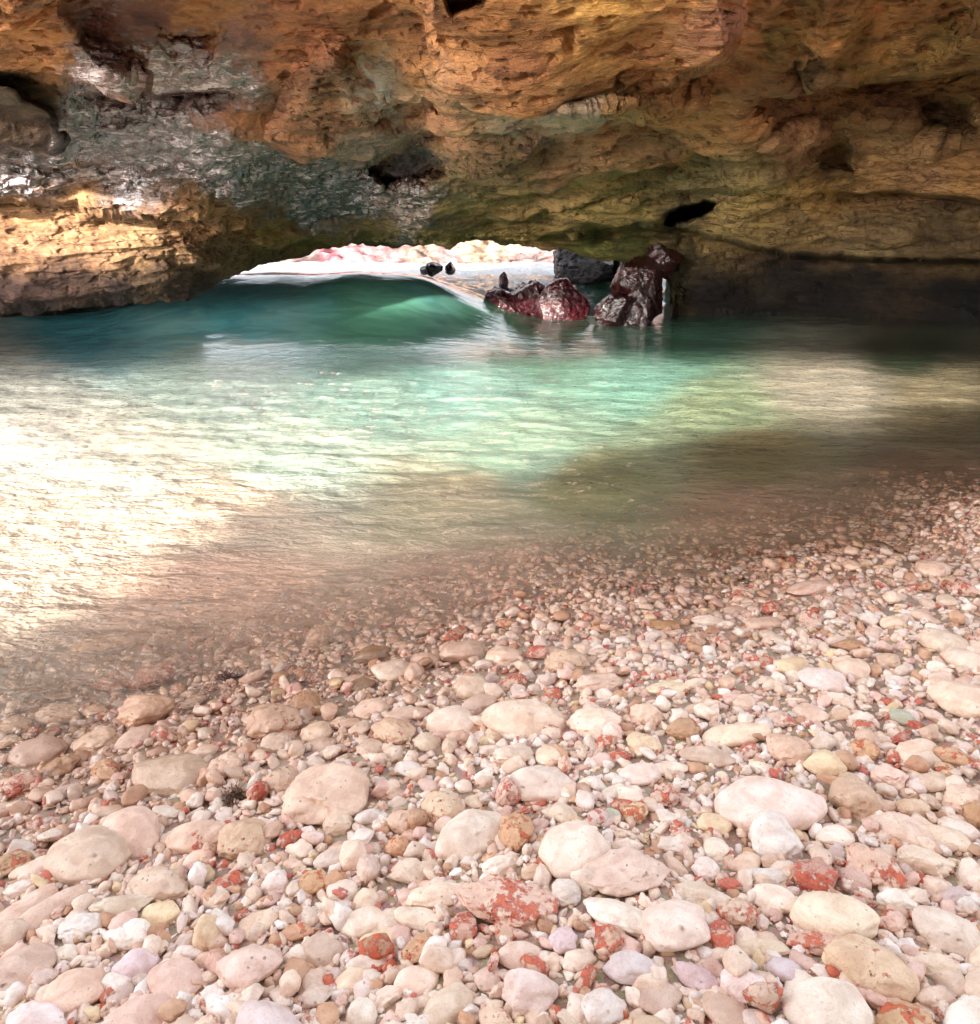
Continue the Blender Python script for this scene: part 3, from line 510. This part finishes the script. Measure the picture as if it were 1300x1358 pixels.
ST = """1 440 90 290 75 8 b|long brown wet stone lying alone in the shallow water at the beach edge
1 575 360 215 160 0 t|round tan stone right at the waterline, above the banded grey-pink one
1 225 375 175 80 -4 s|flat oval cream stone nearest the sparkling water, above the bean-shaped one
1 225 305 120 42 0 b|thin dark wet stone half in the sparkling shallows
1 140 530 215 118 8 g|bean-shaped cream stone near the beach edge, left of the brown sand patch
1 668 612 318 168 -6 g|large flat grey-pink stone with bands and a small hole underneath
1 358 930 280 225 -25 s|large smooth cream stone touching the one with a dark round hole
1 505 848 235 200 20 s|cream stone with a single dark round hole on top
1 765 850 215 135 0 s|short sausage-shaped cream stone with two round holes
1 955 860 212 165 -8 t|round tan pitted stone beside the sausage-shaped one
1 50 965 130 112 25 o|smooth orange stone at the edge of the photo beside white coral bits
1 78 1155 250 98 48 s|long cream stone standing on edge in the near corner, left of its twin
1 182 1150 285 100 45 g|long cream-brown stone standing on edge, right of its twin in the near corner
1 620 1050 270 140 -8 k|knobby cream stone in front of the stone with the dark round hole
1 815 1235 112 170 0 y|upright yellowish cream stone at the near edge
1 635 1160 165 95 0 y|yellowish half-buried stone under the knobby cream one
1 1080 405 185 170 30 t|tan stone leaning against the orange-brown rough one
1 1190 350 130 130 0 o|orange-brown rough stone leaning on a tan stone near the waterline
1 885 585 122 112 0 k|shiny lumpy cream stone right of the banded grey-pink one
1 1240 450 112 88 20 s|small smooth oval stone above a flat one, below the orange-brown rough stone
1 1262 495 112 62 0 g|flat grey-cream stone under the small smooth oval
1 1080 490 102 92 30 k|lumpy tan knob in front of the leaning tan stone
1 1165 520 66 76 0 s|egg-sized round cream stone between the lumpy knob and the flat grey-cream one
1 1280 690 330 235 12 k|largest broad cream stone of the left half, with an oval hollow in it
1 1100 640 152 128 0 t|rough tan stone with a dark red rim beside the broad hollowed one
1 372 490 192 118 8 k|lumpy cream stone between the bean-shaped and the round waterline stones
1 225 590 120 100 40 a|angular pinkish-tan stone below the bean-shaped one
1 88 650 155 105 20 r|stone crusted with dull red below the bean-shaped one
1 590 228 150 100 20 R|reddish-brown lump in the wash above the round waterline stone
1 432 268 145 66 6 R|flat reddish crusted stone in the wash beside the reddish-brown lump
1 1008 692 85 135 0 R|upright dark red crusted stone with a pale middle, beside the dry weed tuft
1 778 872 84 98 0 r|small red and white stone lying on the sausage-shaped one
1 1125 868 118 66 25 R|red speckled stick-like stone right of the round pitted one
1 885 1040 150 85 25 R|bright red crusted stone in front of the sausage-shaped one
1 655 760 130 62 -10 w|pinkish white slab below the banded grey-pink stone
1 420 762 135 62 8 g|dull pinkish stone just above the holed stone
1 90 1060 120 70 20 w|white stone beside the orange one, above the edge-standing pair
1 490 1120 250 115 12 A|angular cream block at the near edge, right of the edge-standing pair
1 1252 72 100 90 0 t|pitted tan stone sitting in the wash with water all round
1 330 1205 180 100 15 w|pale lumpy stone at the near edge beside the brown edge-standing one
1 500 1250 190 110 8 w|pinkish white stone at the very bottom, under the angular cream block
1 1000 1200 160 90 35 s|slanting cream stone at the bottom below the orange-brown rubble
1 1080 1040 110 110 0 w|round white pebble cluster stone right of the bright red one
1 1225 1040 150 90 20 o|brown rough stone beside the white cluster, above the near edge
1 700 1000 75 60 30 l|little lilac pebble between the knobby cream stone and the bright red one
1 240 690 110 70 25 g|smooth pinkish stone on the edge of the brown sand patch
1 60 420 110 80 10 s|half-sunken cream stone left of the flat oval near the sparkling water
1 540 470 140 80 35 g|brownish stone below the round waterline one
2 270 207 176 104 -4 p|pale oval disc lying flat at the waterline, the smoothest of the row
2 398 165 118 80 -10 s|pale round stone just behind the smooth oval disc
2 352 218 80 95 -20 g|pinkish stone wedged behind the smooth oval disc
2 546 136 176 112 10 s|cream stone with a brown stain on top at the waterline
2 706 150 146 98 12 s|plain oval stone right of the brown-stained one
2 508 66 112 62 28 R|dark red-brown stone behind the brown-stained one
2 186 145 150 76 12 b|grey wet stone in the wash behind the smooth oval disc
2 958 172 190 112 0 t|tan stone with swirling ridges near the waterline
2 1076 255 205 92 8 k|bone-shaped cream stone in front of the swirled tan one
2 580 268 160 108 0 s|folded cream stone between the stained one and the biggest potato-shaped one
2 500 408 192 132 -14 p|light wedge-shaped stone left of the biggest potato-shaped one
2 785 396 322 156 -6 s|biggest potato-shaped cream stone of the middle beach
2 1062 405 212 130 8 k|broad lumpy stone right of the biggest potato-shaped one
2 1122 448 102 92 0 k|round knob resting against the broad lumpy stone
2 186 355 126 84 20 s|oval stone left of the light wedge-shaped one, leaning upward
2 325 376 176 62 8 s|long low stone touching the wedge-shaped one
2 276 442 162 108 -20 t|brown-stained lumpy stone below the long low one
2 90 415 145 50 0 t|flat tan stone left of the brown-stained lumpy one
2 20 370 72 78 0 s|small upright cream stone left of the leaning oval
2 182 512 106 76 -12 g|grey-pink egg-shaped stone below the brown-stained lumpy one
2 405 486 106 76 8 g|smooth pinkish stone below the wedge-shaped one
2 492 504 62 72 0 s|little upright stone next to the smooth pinkish one
2 750 532 182 108 4 A|cracked cream block below the biggest potato-shaped stone
2 882 540 92 76 35 s|tilted oval stone right of the cracked cream block
2 842 650 262 148 -6 p|large faint peach-spotted stone half buried in the middle
2 458 742 186 130 -12 t|cream stone with two tiny holes, left of the tilted pale lens-shaped one
2 562 852 282 172 35 p|large pale lens-shaped stone tilted up in the middle of the beach
2 714 684 112 132 0 r|round stone banded with red, on the faint peach-spotted one
2 755 845 148 160 10 o|orange-brown craggy stone right of the tilted pale lens-shaped one
2 982 905 284 232 0 p|very large round cream stone with a faint seam
2 1185 1000 330 195 12 k|huge cream stone with one small dark hole, next to the very large round one
2 820 742 160 40 14 R|thin red branching stick beside the round red-banded stone
2 942 580 62 82 0 r|white stone tipped with dark red, under the tilted oval
2 708 1120 425 200 -10 r|largest stone splashed with vivid red, at the near edge
2 440 1088 250 98 8 s|cigar-shaped cream stone left of the largest red-splashed one
2 368 1176 200 82 -10 p|smooth pale oval below the cigar-shaped one
2 158 1192 186 128 10 p|smooth round cream stone at the near edge, left of the smooth pale oval
2 165 1112 102 108 0 s|small squarish cream stone above the smooth round one
2 340 1002 240 105 12 A|white angular slab above the cigar-shaped stone
2 58 812 108 92 35 k|small cream stone lying on the broad hollowed one
2 935 1262 118 112 0 l|lilac-white block at the bottom, right of the largest red-splashed stone
2 1160 1168 330 128 -22 w|long white ribbed stone slanting down at the near edge
2 228 1272 190 84 0 y|flat peach stone at the very bottom
2 1150 538 122 58 0 R|ragged bright red crust between pale pebbles, below the round knob
2 1252 500 122 98 -35 t|peach-edged slanting stone right of the ragged bright red crust
2 1242 612 172 88 10 p|smooth half-hidden stone below the peach-edged slanting one
2 1262 378 132 108 0 k|wrinkled cream stone at the level of the biggest potato-shaped one
2 955 1072 120 110 45 w|curved white coral piece over the huge holed stone
2 42 1030 122 92 0 o|orange-brown broken stone left of the white angular slab
2 1178 742 112 76 -12 R|red crusted chip above the very large round stone
2 1120 775 92 66 0 n|greenish cream chip next to the red crusted chip
2 548 1222 120 112 50 R|red-streaked white shard at the bottom, left of the largest red-splashed stone
2 1120 1262 150 120 0 R|red and cream lump at the very bottom, under the long ribbed one
2 650 940 70 44 10 o|small reddish-tan pebble under the tilted pale lens-shaped stone
2 690 965 140 85 18 w|white lumpy coral piece above the largest red-splashed stone
2 290 900 105 100 0 o|orange-tinged broken shell stone left of the tilted pale lens-shaped one
2 170 990 100 130 0 k|pinkish folded stone left of the white angular slab
2 740 260 130 86 0 r|lumpy stone freckled with red behind the biggest potato-shaped one
2 840 140 100 66 0 R|dark red crusted cluster between the plain oval and the swirled tan stone
2 605 330 150 66 12 g|pale stone behind the wedge, left above the biggest potato-shaped one
2 720 20 88 44 0 o|tan-orange stone furthest out at the waterline
2 150 262 110 60 10 b|brown sandy lump left of the smooth oval disc
2 590 720 80 52 0 s|small stone behind the one with two tiny holes
2 930 770 100 88 30 s|smooth small oval leaning above the very large round stone
3 240 12 142 48 -2 p|white lozenge-shaped pebble lying in the wet gravel
3 455 22 150 54 4 g|flat tan stone right of the white lozenge-shaped one
3 1150 95 164 102 -14 s|big cream stone near the water on the right, upper of a pair
3 790 112 146 62 -4 a|angular brown flat stone, the darkest on the right
3 738 90 90 46 6 p|pale oval tucked behind the angular brown one
3 570 190 142 74 10 y|speckled yellow-tan oval beside a bright red chip
3 795 202 146 104 0 s|smooth round cream stone below the angular brown one
3 688 246 172 98 -16 p|smooth pale stone in front of the speckled yellow-tan oval
3 472 172 86 62 20 R|bright red chip beside the speckled yellow-tan oval
3 630 112 112 76 0 A|rough whitish stone left of the angular brown one
3 1232 322 192 146 -28 s|large oval stone near the right edge of the beach
3 1240 165 115 78 -35 s|slanting cream stone below the upper big pair stone
3 85 274 192 56 4 s|low oval stone, half buried, at the middle right
3 635 372 132 84 -8 g|dull cream stone among the gravel below the smooth pale one
3 142 436 142 96 10 o|pinkish-orange rough stone at the thin end of the club-shaped one
3 332 458 312 96 8 s|club-shaped cream stone with three tiny holes
3 228 542 228 82 -8 g|long grey-cream stone with a black dot, below the club-shaped one
3 540 516 158 136 20 t|flat square-cornered tan stone with faint red lines
3 696 570 176 106 0 y|split yellowish stone with a groove
3 845 520 132 98 -12 o|pitted orange stone right of the split yellowish one
3 1042 526 212 92 16 s|smooth pinkish oval under the red crusted streak
3 985 472 142 50 22 R|long red crusted streak above the smooth pinkish oval
3 988 386 92 66 -16 n|pale green stone beside a dark striped shard
3 942 390 86 34 -82 R|dark striped upright shard next to the pale green stone
3 1040 416 60 42 -20 R|small dark red chunk under the pale green stone
3 72 592 176 60 2 p|pale low stone at the left of the long grey-cream one
3 478 730 410 235 8 p|largest broad pale stone of the right half
3 492 855 200 198 0 w|round white stone resting on the largest broad pale one
3 805 702 192 186 0 t|large pitted cream-pink stone right of the largest broad pale one
3 942 622 132 104 -14 k|grooved cream stone above the pair of smooth ovals
3 1005 835 206 118 -28 s|smooth cream oval pointing down, right of the large pitted one
3 1218 832 128 86 -30 p|small smooth oval lying on a larger one near the right edge
3 1172 866 176 98 -24 s|larger oval under the small smooth one near the right edge
3 1230 712 142 108 22 k|rough round stone near the right edge
3 1286 778 84 170 0 o|tan rough stone cut by the right edge
3 1040 752 122 96 -10 t|small cream stone with dents above the smooth downward oval
3 662 1020 200 140 10 R|red speckled flat stone above the large salmon oval
3 890 975 232 186 -18 r|large stone striped with red bands
3 1092 955 232 128 4 A|white angular block right of the red-striped stone
3 462 1010 192 78 0 w|flat white rough slab below the round white stone
3 382 958 120 84 30 s|small smooth stone leaning left of the round white one
3 506 1108 182 102 -18 p|smooth tapered stone left of the large salmon oval
3 724 1170 338 176 -4 s|large salmon-tinted oval at the near edge
3 105 1205 262 205 0 p|very large pale stone at the bottom, left of the yellow and red one
3 1182 1235 262 160 -15 p|very large pale stone in the near corner
3 352 1160 172 138 0 r|yellow and red crusted stone left of the salmon oval
3 958 1196 118 96 -10 r|bright white pebble ringed with dark red
3 985 1112 162 86 -10 w|white rounded block above the red-ringed pebble
3 450 1292 222 62 0 s|cream stone at the very bottom below the salmon oval's left
3 292 1250 122 132 -50 R|red-streaked cream chunk at the bottom, right of the very large pale one
3 700 1276 310 90 -6 R|red-banded slab under the large salmon oval
3 225 985 112 108 0 w|white rounded lump left of the flat white rough slab
3 268 902 108 84 15 p|pale smooth pebble above the white rounded lump
3 90 892 122 68 0 w|low white pebble left of the pale smooth pebble
3 215 1085 232 105 -20 A|pale angular wedge above the very large pale bottom stone
3 258 808 132 84 -12 y|yellowish lump at the left side of the largest broad pale stone
3 60 700 110 100 30 r|lump with orange-red seams left of the largest broad pale stone
3 1180 1090 140 80 0 l|pinkish lilac block near the right edge
3 1150 240 120 60 10 g|flat stone behind the large oval near the right edge
3 940 170 90 70 0 t|small tan stone right of the smooth round cream one
3 520 400 120 70 -5 r|cream stone with a red crest right of the club-shaped one
3 380 330 100 60 10 s|plain stone above the club-shaped one
3 1120 640 150 70 12 s|smooth stone between the grooved one and the rough round one
4 1115 462 132 82 0 s|round tan stone standing alone in the wet gravel by the far shallows
4 630 532 200 58 8 s|long spindle-shaped stone in the far wet gravel
4 470 436 46 40 0 s|tiny pale pebble at the far waterline, left of the spindle
4 798 446 62 50 0 s|pale pointed pebble just beyond the spindle-shaped stone
4 712 414 50 34 0 g|pinkish pebble at the far waterline
4 762 342 40 36 0 r|lone pink pebble standing out of the dark shallows
4 485 612 92 72 0 R|far stone with a bright red middle
4 75 680 122 72 -10 a|orange-tan angular stone in the far wet gravel
4 1170 585 90 50 15 s|small cream stone in the far gravel below the lone round one
4 345 622 112 38 0 g|thin flat stone in the far wet gravel
4 990 380 60 30 0 b|wet stone breaking the surface beyond the lone round one
4 1235 535 90 66 -30 r|pinkish red stone right of the lone round one
4 640 650 110 70 0 r|curled stone with red edges in the far gravel
4 960 670 110 60 15 s|slanting cream stone in the far gravel"""
def ray_ground(px, py, lift=0.0):
    r = ray(px, py); lo = np.full(np.shape(px), .3); hi = np.full(np.shape(px), 12.0)
    for _ in range(40):
        m = (lo+hi)/2; p = at_depth(px, py, m); under = p[..., 2] < ground_z(p[..., 0], p[..., 1])+lift
        hi = np.where(under, m, hi); lo = np.where(under, lo, m)
    return at_depth(px, py, hi)
def stone_shape(V, knob, rnd, sd, boxy=.15):
    r_ = np.random.default_rng(sd)
    n = 1+rnd*1.7*perlin(V*1.0+sd*3.7)+rnd*.7*perlin(V*2.1+sd*1.9)
    W_ = V*n[:, None]
    if knob > .08: W_ = W_*(1+knob*fbm(V*2.2+sd*2.3, 3, True))[:, None]
    k = 5 if knob > .2 else 3
    for _ in range(k):
        p_ = r_.normal(size=3); p_ /= np.linalg.norm(p_); dd = W_@p_; lim = r_.uniform(.62, .9); W_ = W_-np.maximum(dd-lim, 0)[:, None]*p_*(.85 if knob > .2 else .55)
    return W_
def stone_mesh(name, n, cen, yaw, tilt, ax, kind, sd, mat=M_PEB):
    col, crust, pits, knob, rnd, flat = KIND[kind]
    V = stone_shape(ICO[n][0], knob, rnd, sd)
    ext = np.abs(V).max(0); V = V/ext
    # small round borings
    r_ = np.random.default_rng(sd+5)
    if kind in 'skpg' and r_.random() < .4:
        for _ in range(r_.integers(1, 3)):
            p_ = np.array([r_.uniform(-.6, .6), r_.uniform(-.8, -.1), r_.uniform(.3, .9)]); p_ /= np.linalg.norm(p_)
            dd = np.linalg.norm(V/np.linalg.norm(V, axis=1)[:, None]-p_, axis=1); V = V*(1-.16*smooth(.10, .04, dd))[:, None]
    V = V*ax
    ct, st = math.cos(tilt), math.sin(tilt); Rx = np.array([[1, 0, 0], [0, ct, -st], [0, st, ct]])
    V = V@Rx.T@ROT(yaw).T
    c = srgb(*col)*r_.uniform(.88, 1.06)*(1+r_.normal(0, .02, 3))
    nv = len(V); s = float(shore(cen[0], cen[1])); w = float(smooth(-1.25, -.02, s))
    o = mesh_np(name, V, ICO[n][1], {'tone': np.tile(c, (nv, 1)), 'crust': np.full(nv, crust), 'pits': np.full(nv, pits), 'wet': np.full(nv, w), 'seed': np.full(nv, sd*.37 % 11)}, mat)
    o.location = cen; return o
placed = []   # px, py, rx, ry(px), world pos, radius, label
def place(px, py, L, S, ang, kind, label, sd, n):
    flat = KIND[kind][5]
    p0 = ray_ground(np.array(px), np.array(py)); dist = np.linalg.norm(p0-[0, 0, CAM_Z]); phi = math.asin((CAM_Z-p0[2])/dist)
    _, _, dep = to_px(p0); m = float(dep)/F; L_, S_ = L*m, S*m; a = math.radians(ang)
    if abs(ang) > 75 or S > L: yaw, A, Bx, Cx = 0.0, (S_ if abs(ang) > 75 else L_)/2, None, None; H = (L_ if abs(ang) > 75 else S_)
    else:
        gx_, gy_ = L_*math.cos(a), L_*math.sin(a)/max(math.sin(phi), .45); yaw = math.atan2(gy_, gx_); A = math.hypot(gx_, gy_)/2; H = S_
    r_ = flat
    Bx = H/2/math.sqrt(math.sin(phi)**2+(r_*math.cos(phi))**2)
    if Bx > A*1.25: Bx = A*1.25
    Cx = min(max(math.sqrt(max((H/2)**2-(Bx*math.sin(phi))**2, 0))/max(math.cos(phi), .2), Bx*.45), Bx*1.1)
    lift = Cx*.5
    c = ray_ground(np.array(px), np.array(py), lift)
    if c[2] < -Cx*.3:                         # a stone that breaks the shallow water's surface
        lift += min(-Cx*.3-c[2], Cx*.45); c = ray_ground(np.array(px), np.array(py), lift)
    o = stone_mesh('pebble', n, c, yaw, random.uniform(-.12, .12), np.array([A, Bx, Cx]), kind, sd, M_PEB)
    tag(o, label, 'stone', group='stones lying on the pebble beach')
    placed.append((px, py, L, S, c, max(A, Bx), Cx, label, (A, Bx, yaw)))
    return o
for i, ln in enumerate(ST.split('\n')):
    left_, label = ln.split('|'); rg, x, y, L, S, ang, kind = left_.split(); rx, ry, sc_ = REG[int(rg)]
    place(rx+float(x)/sc_, ry+float(y)/sc_, float(L)/sc_, float(S)/sc_, float(ang), kind, label, i+11, 5)

# medium stones that fill between the traced ones, each still a thing of its own
COLS = 'spkgwtArolpsgwky'
WORDS = {'s': 'smooth cream', 'p': 'pale smooth', 'k': 'knobby cream', 'g': 'pinkish grey', 'w': 'white lumpy', 't': 'pitted tan', 'A': 'angular cream', 'r': 'red-blotched', 'o': 'rough orange-brown', 'l': 'lilac-tinted', 'y': 'yellowish', 'R': 'red crusted', 'b': 'brown'}
used = set(); n_traced = len(placed); nfill = 0; tries = 0
while nfill < 118 and tries < 20000:
    tries += 1
    px, py = random.uniform(-20, 1320), 800+560*random.random()**.7
    if nfill < 62: py = random.uniform(1262, 1420)
    sz = random.uniform(24, 44)*(.45+.75*(py-760)/500); sz *= 1.0 if py < 1250 else random.uniform(.9, 2.1)
    if py < 930-.2*px+max(0, 400-px)*.08: continue
    if any(((px-q_[0])/(q_[2]/2+sz*.42))**2+((py-q_[1])/(q_[3]/2+sz*.34))**2 < 1 for q_ in placed): continue
    k = random.choice(COLS)
    near = sorted(placed[:n_traced], key=lambda q_: math.hypot(px-q_[0], (py-q_[1])*1.3))[:6]; lab = None
    for q_ in near:
        dx, dy = px-q_[0], py-q_[1]
        rel = ('just right of' if dx > 0 else 'just left of') if abs(dx) > abs(dy)*1.2 else ('just below' if dy > 0 else 'just above')
        l2 = q_[7].split(',')[0].split(' with ')[0]
        words = l2.split()
        if len(words) > 9: l2 = ' '.join(words[:9])
        while l2.split()[-1] in ('the', 'a', 'of', 'in', 'at', 'on', 'and', 'to', 'near', 'with', 'beside', 'between', 'below', 'above', 'right', 'left', 'behind', 'just', 'by', 'under', 'beyond', 'lying', 'one', 'next', 'furthest', 'out'): l2 = ' '.join(l2.split()[:-1])
        cand = f"{WORDS[k]} pebble {rel} the {l2}"
        if cand not in used and len(cand.split()) <= 16: lab = cand; break
    if lab is None: continue
    used.add(lab); nfill += 1
    place(px, py, sz*random.uniform(1, 1.5), sz*random.uniform(.6, .9), random.uniform(-40, 40), k, lab, 400+nfill, 4)

# the gravel in between: far too many to count, one mass
cell = {}
def near_big(x, y):
    for q_ in placed:
        if abs(x-q_[4][0]) < q_[5] and abs(y-q_[4][1]) < q_[5]:
            A, Bx, yaw = q_[8]; dx, dy = x-q_[4][0], y-q_[4][1]; u_ = dx*math.cos(yaw)+dy*math.sin(yaw); v_ = -dx*math.sin(yaw)+dy*math.cos(yaw)
            if (u_/A)**2+(v_/Bx)**2 < .62: return True
    return False
PROTO = []
for i in range(40):
    kn = [.05, .14, .30, .22][i % 4]; PROTO.append({n: (lambda V: V/np.abs(V).max(0))(stone_shape(ICO[n][0], kn, .22, 900+i)) for n in (2, 3)})
gl = []
for layer, (cnt, r0, r1) in enumerate(((21000, .013, .030), (46000, .007, .017), (24000, .005, .011))):
    for _ in range(cnt):
        y = 1.0/random.uniform(1/6.2, 1/.62) if layer else random.uniform(.6, 4.6); y = random.uniform(.6, 5.6) if random.random() < .5 else y
        x = random.uniform(-1, 1)*(.72*y+1.75)
        if abs(x) > .72*y+.5 and layer == 2: continue
        s = shore(x, y)
        if s > 2.0 or (s > .3 and random.random() < .35+.3*s) : continue
        if layer == 2 and y > 2.4: continue
        r = r0+(r1-r0)*random.random()**1.8
        sandy = perlin(np.array([x*1.6, y*1.6, 4.0]))
        if -0.75 < s < .05 and x < .2 and sandy > .10 and random.random() < .85: continue
        if near_big(x, y): continue
        kx, ky = int(x/.03), int(y/.03); ok = True
        for ax_ in (-1, 0, 1):
            for ay_ in (-1, 0, 1):
                for (x2, y2, r2) in cell.get((kx+ax_, ky+ay_), ()):
                    if (x-x2)**2+(y-y2)**2 < ((r+r2)*(.62 if layer == 0 else .55))**2: ok = False; break
                if not ok: break
            if not ok: break
        if not ok and random.random() < .72: continue
        cell.setdefault((kx, ky), []).append((x, y, r)); gl.append((x, y, r, layer, ok))
gl = np.array([(a, b, c_, d_, e_) for a, b, c_, d_, e_ in gl], float); gzz = ground_z(gl[:, 0], gl[:, 1]); NG = len(gl)
GC = [(240,218,200)]*8+[(244,228,214)]*8+[(247,238,231)]*5+[(228,198,178)]*4+[(234,216,208)]*2+[(206,168,140)]*2+[(234,212,176)]+[(218,178,148)]+[(234,202,190)]*3
Vs, Fs, T, CR, PT_, WT, SD = [], [], [], [], [], [], []; off = 0
for i in range(NG):
    x, y, r, layer, ok = gl[i]; n = 3 if (y < 1.9 or (layer == 0 and y < 2.6)) and abs(x) < .72*y+.35 else 2
    V = PROTO[random.randrange(40)][n]; b, c_ = random.uniform(.5, .95), random.uniform(.42, .8)
    if random.random() < .10: b, c_ = .38, .36
    e = np.array([random.uniform(-.5, .5), random.uniform(-.5, .5), random.uniform(0, 6.28)])
    ca, sa, cb, sb = math.cos(e[0]), math.sin(e[0]), math.cos(e[1]), math.sin(e[1])
    Rm = ROT(e[2])@np.array([[cb, 0, sb], [0, 1, 0], [-sb, 0, cb]])@np.array([[1, 0, 0], [0, ca, -sa], [0, sa, ca]])
    k = r*1.25; z = gzz[i]+r*(random.uniform(-.05, .35) if ok else random.uniform(.5, 1.1))
    Vs.append((V*[k, k*b, k*c_])@Rm.T+[x, y, z]); Fs.append(ICO[n][1]+off); m = len(V); off += m
    cc = srgb(*random.choice(GC))*random.uniform(.88, 1.05); T.append(np.tile(cc, (m, 1)))
    rp = perlin(np.array([x*3.1, y*3.1, 8.0])); cr = random.uniform(.3, .65) if random.random() < .10+.35*max(float(rp), 0) else 0
    s = shore(x, y); w = float(smooth(-1.05, -.05, s))
    CR.append(np.full(m, cr)); PT_.append(np.full(m, random.random()**2)); WT.append(np.full(m, w)); SD.append(np.full(m, random.uniform(0, 11)))
o = mesh_np('gravel', np.vstack(Vs), np.vstack(Fs), {'tone': np.vstack(T), 'crust': np.concatenate(CR), 'pits': np.concatenate(PT_), 'wet': np.concatenate(WT), 'seed': np.concatenate(SD)}, M_PEB)
tag(o, 'countless small cream, white and red-flecked beach pebbles and coral bits', 'gravel', 'stuff')
print('stones', len(placed), 'gravel', NG, off)

# dry weed caught between the stones
def weed(px, py, size, label, color, cnt, sd):
    c = ray_ground(np.array(float(px)), np.array(float(py)), .015); r_ = np.random.default_rng(sd); Vs, Fs, off = [], [], 0
    for _ in range(cnt):
        p = r_.normal(0, 1, 3)*[.35, .3, .18]*size; d_ = r_.normal(size=3); d_ /= np.linalg.norm(d_); pts = [p]
        for k in range(7): d_ = d_+r_.normal(0, .45, 3); d_ /= np.linalg.norm(d_); pts.append(pts[-1]+d_*size*.10)
        pts = np.array(pts); w_ = .0011*r_.uniform(.7, 1.6)
        for k, q_ in enumerate(pts):
            for j in range(4): a = j*math.pi/2; Vs.append(q_+w_*np.array([math.cos(a), math.sin(a), math.sin(a+1)]))
        for k in range(7):
            for j in range(4): Fs.append((off+k*4+j, off+k*4+(j+1) % 4, off+k*4+4+(j+1) % 4, off+k*4+4+j))
        off += 32
    V = np.array(Vs); nv = len(V)
    o = mesh_np('seaweed_tuft', V, np.array(Fs), {'tone': np.tile(srgb(*color), (nv, 1)), 'crust': np.zeros(nv), 'pits': np.zeros(nv), 'wet': np.full(nv, .2), 'seed': np.zeros(nv)}, M_PEB)
    o.location = c; tag(o, label, 'seaweed')
weed(310, 1057, .036, 'dry grey-brown weed tuft caught between pale stones and the dark red one', (110,88,70), 110, 3)
weed(305, 900, .045, 'dark reddish weed clump washed up at the sandy waterline', (88,48,44), 130, 4)
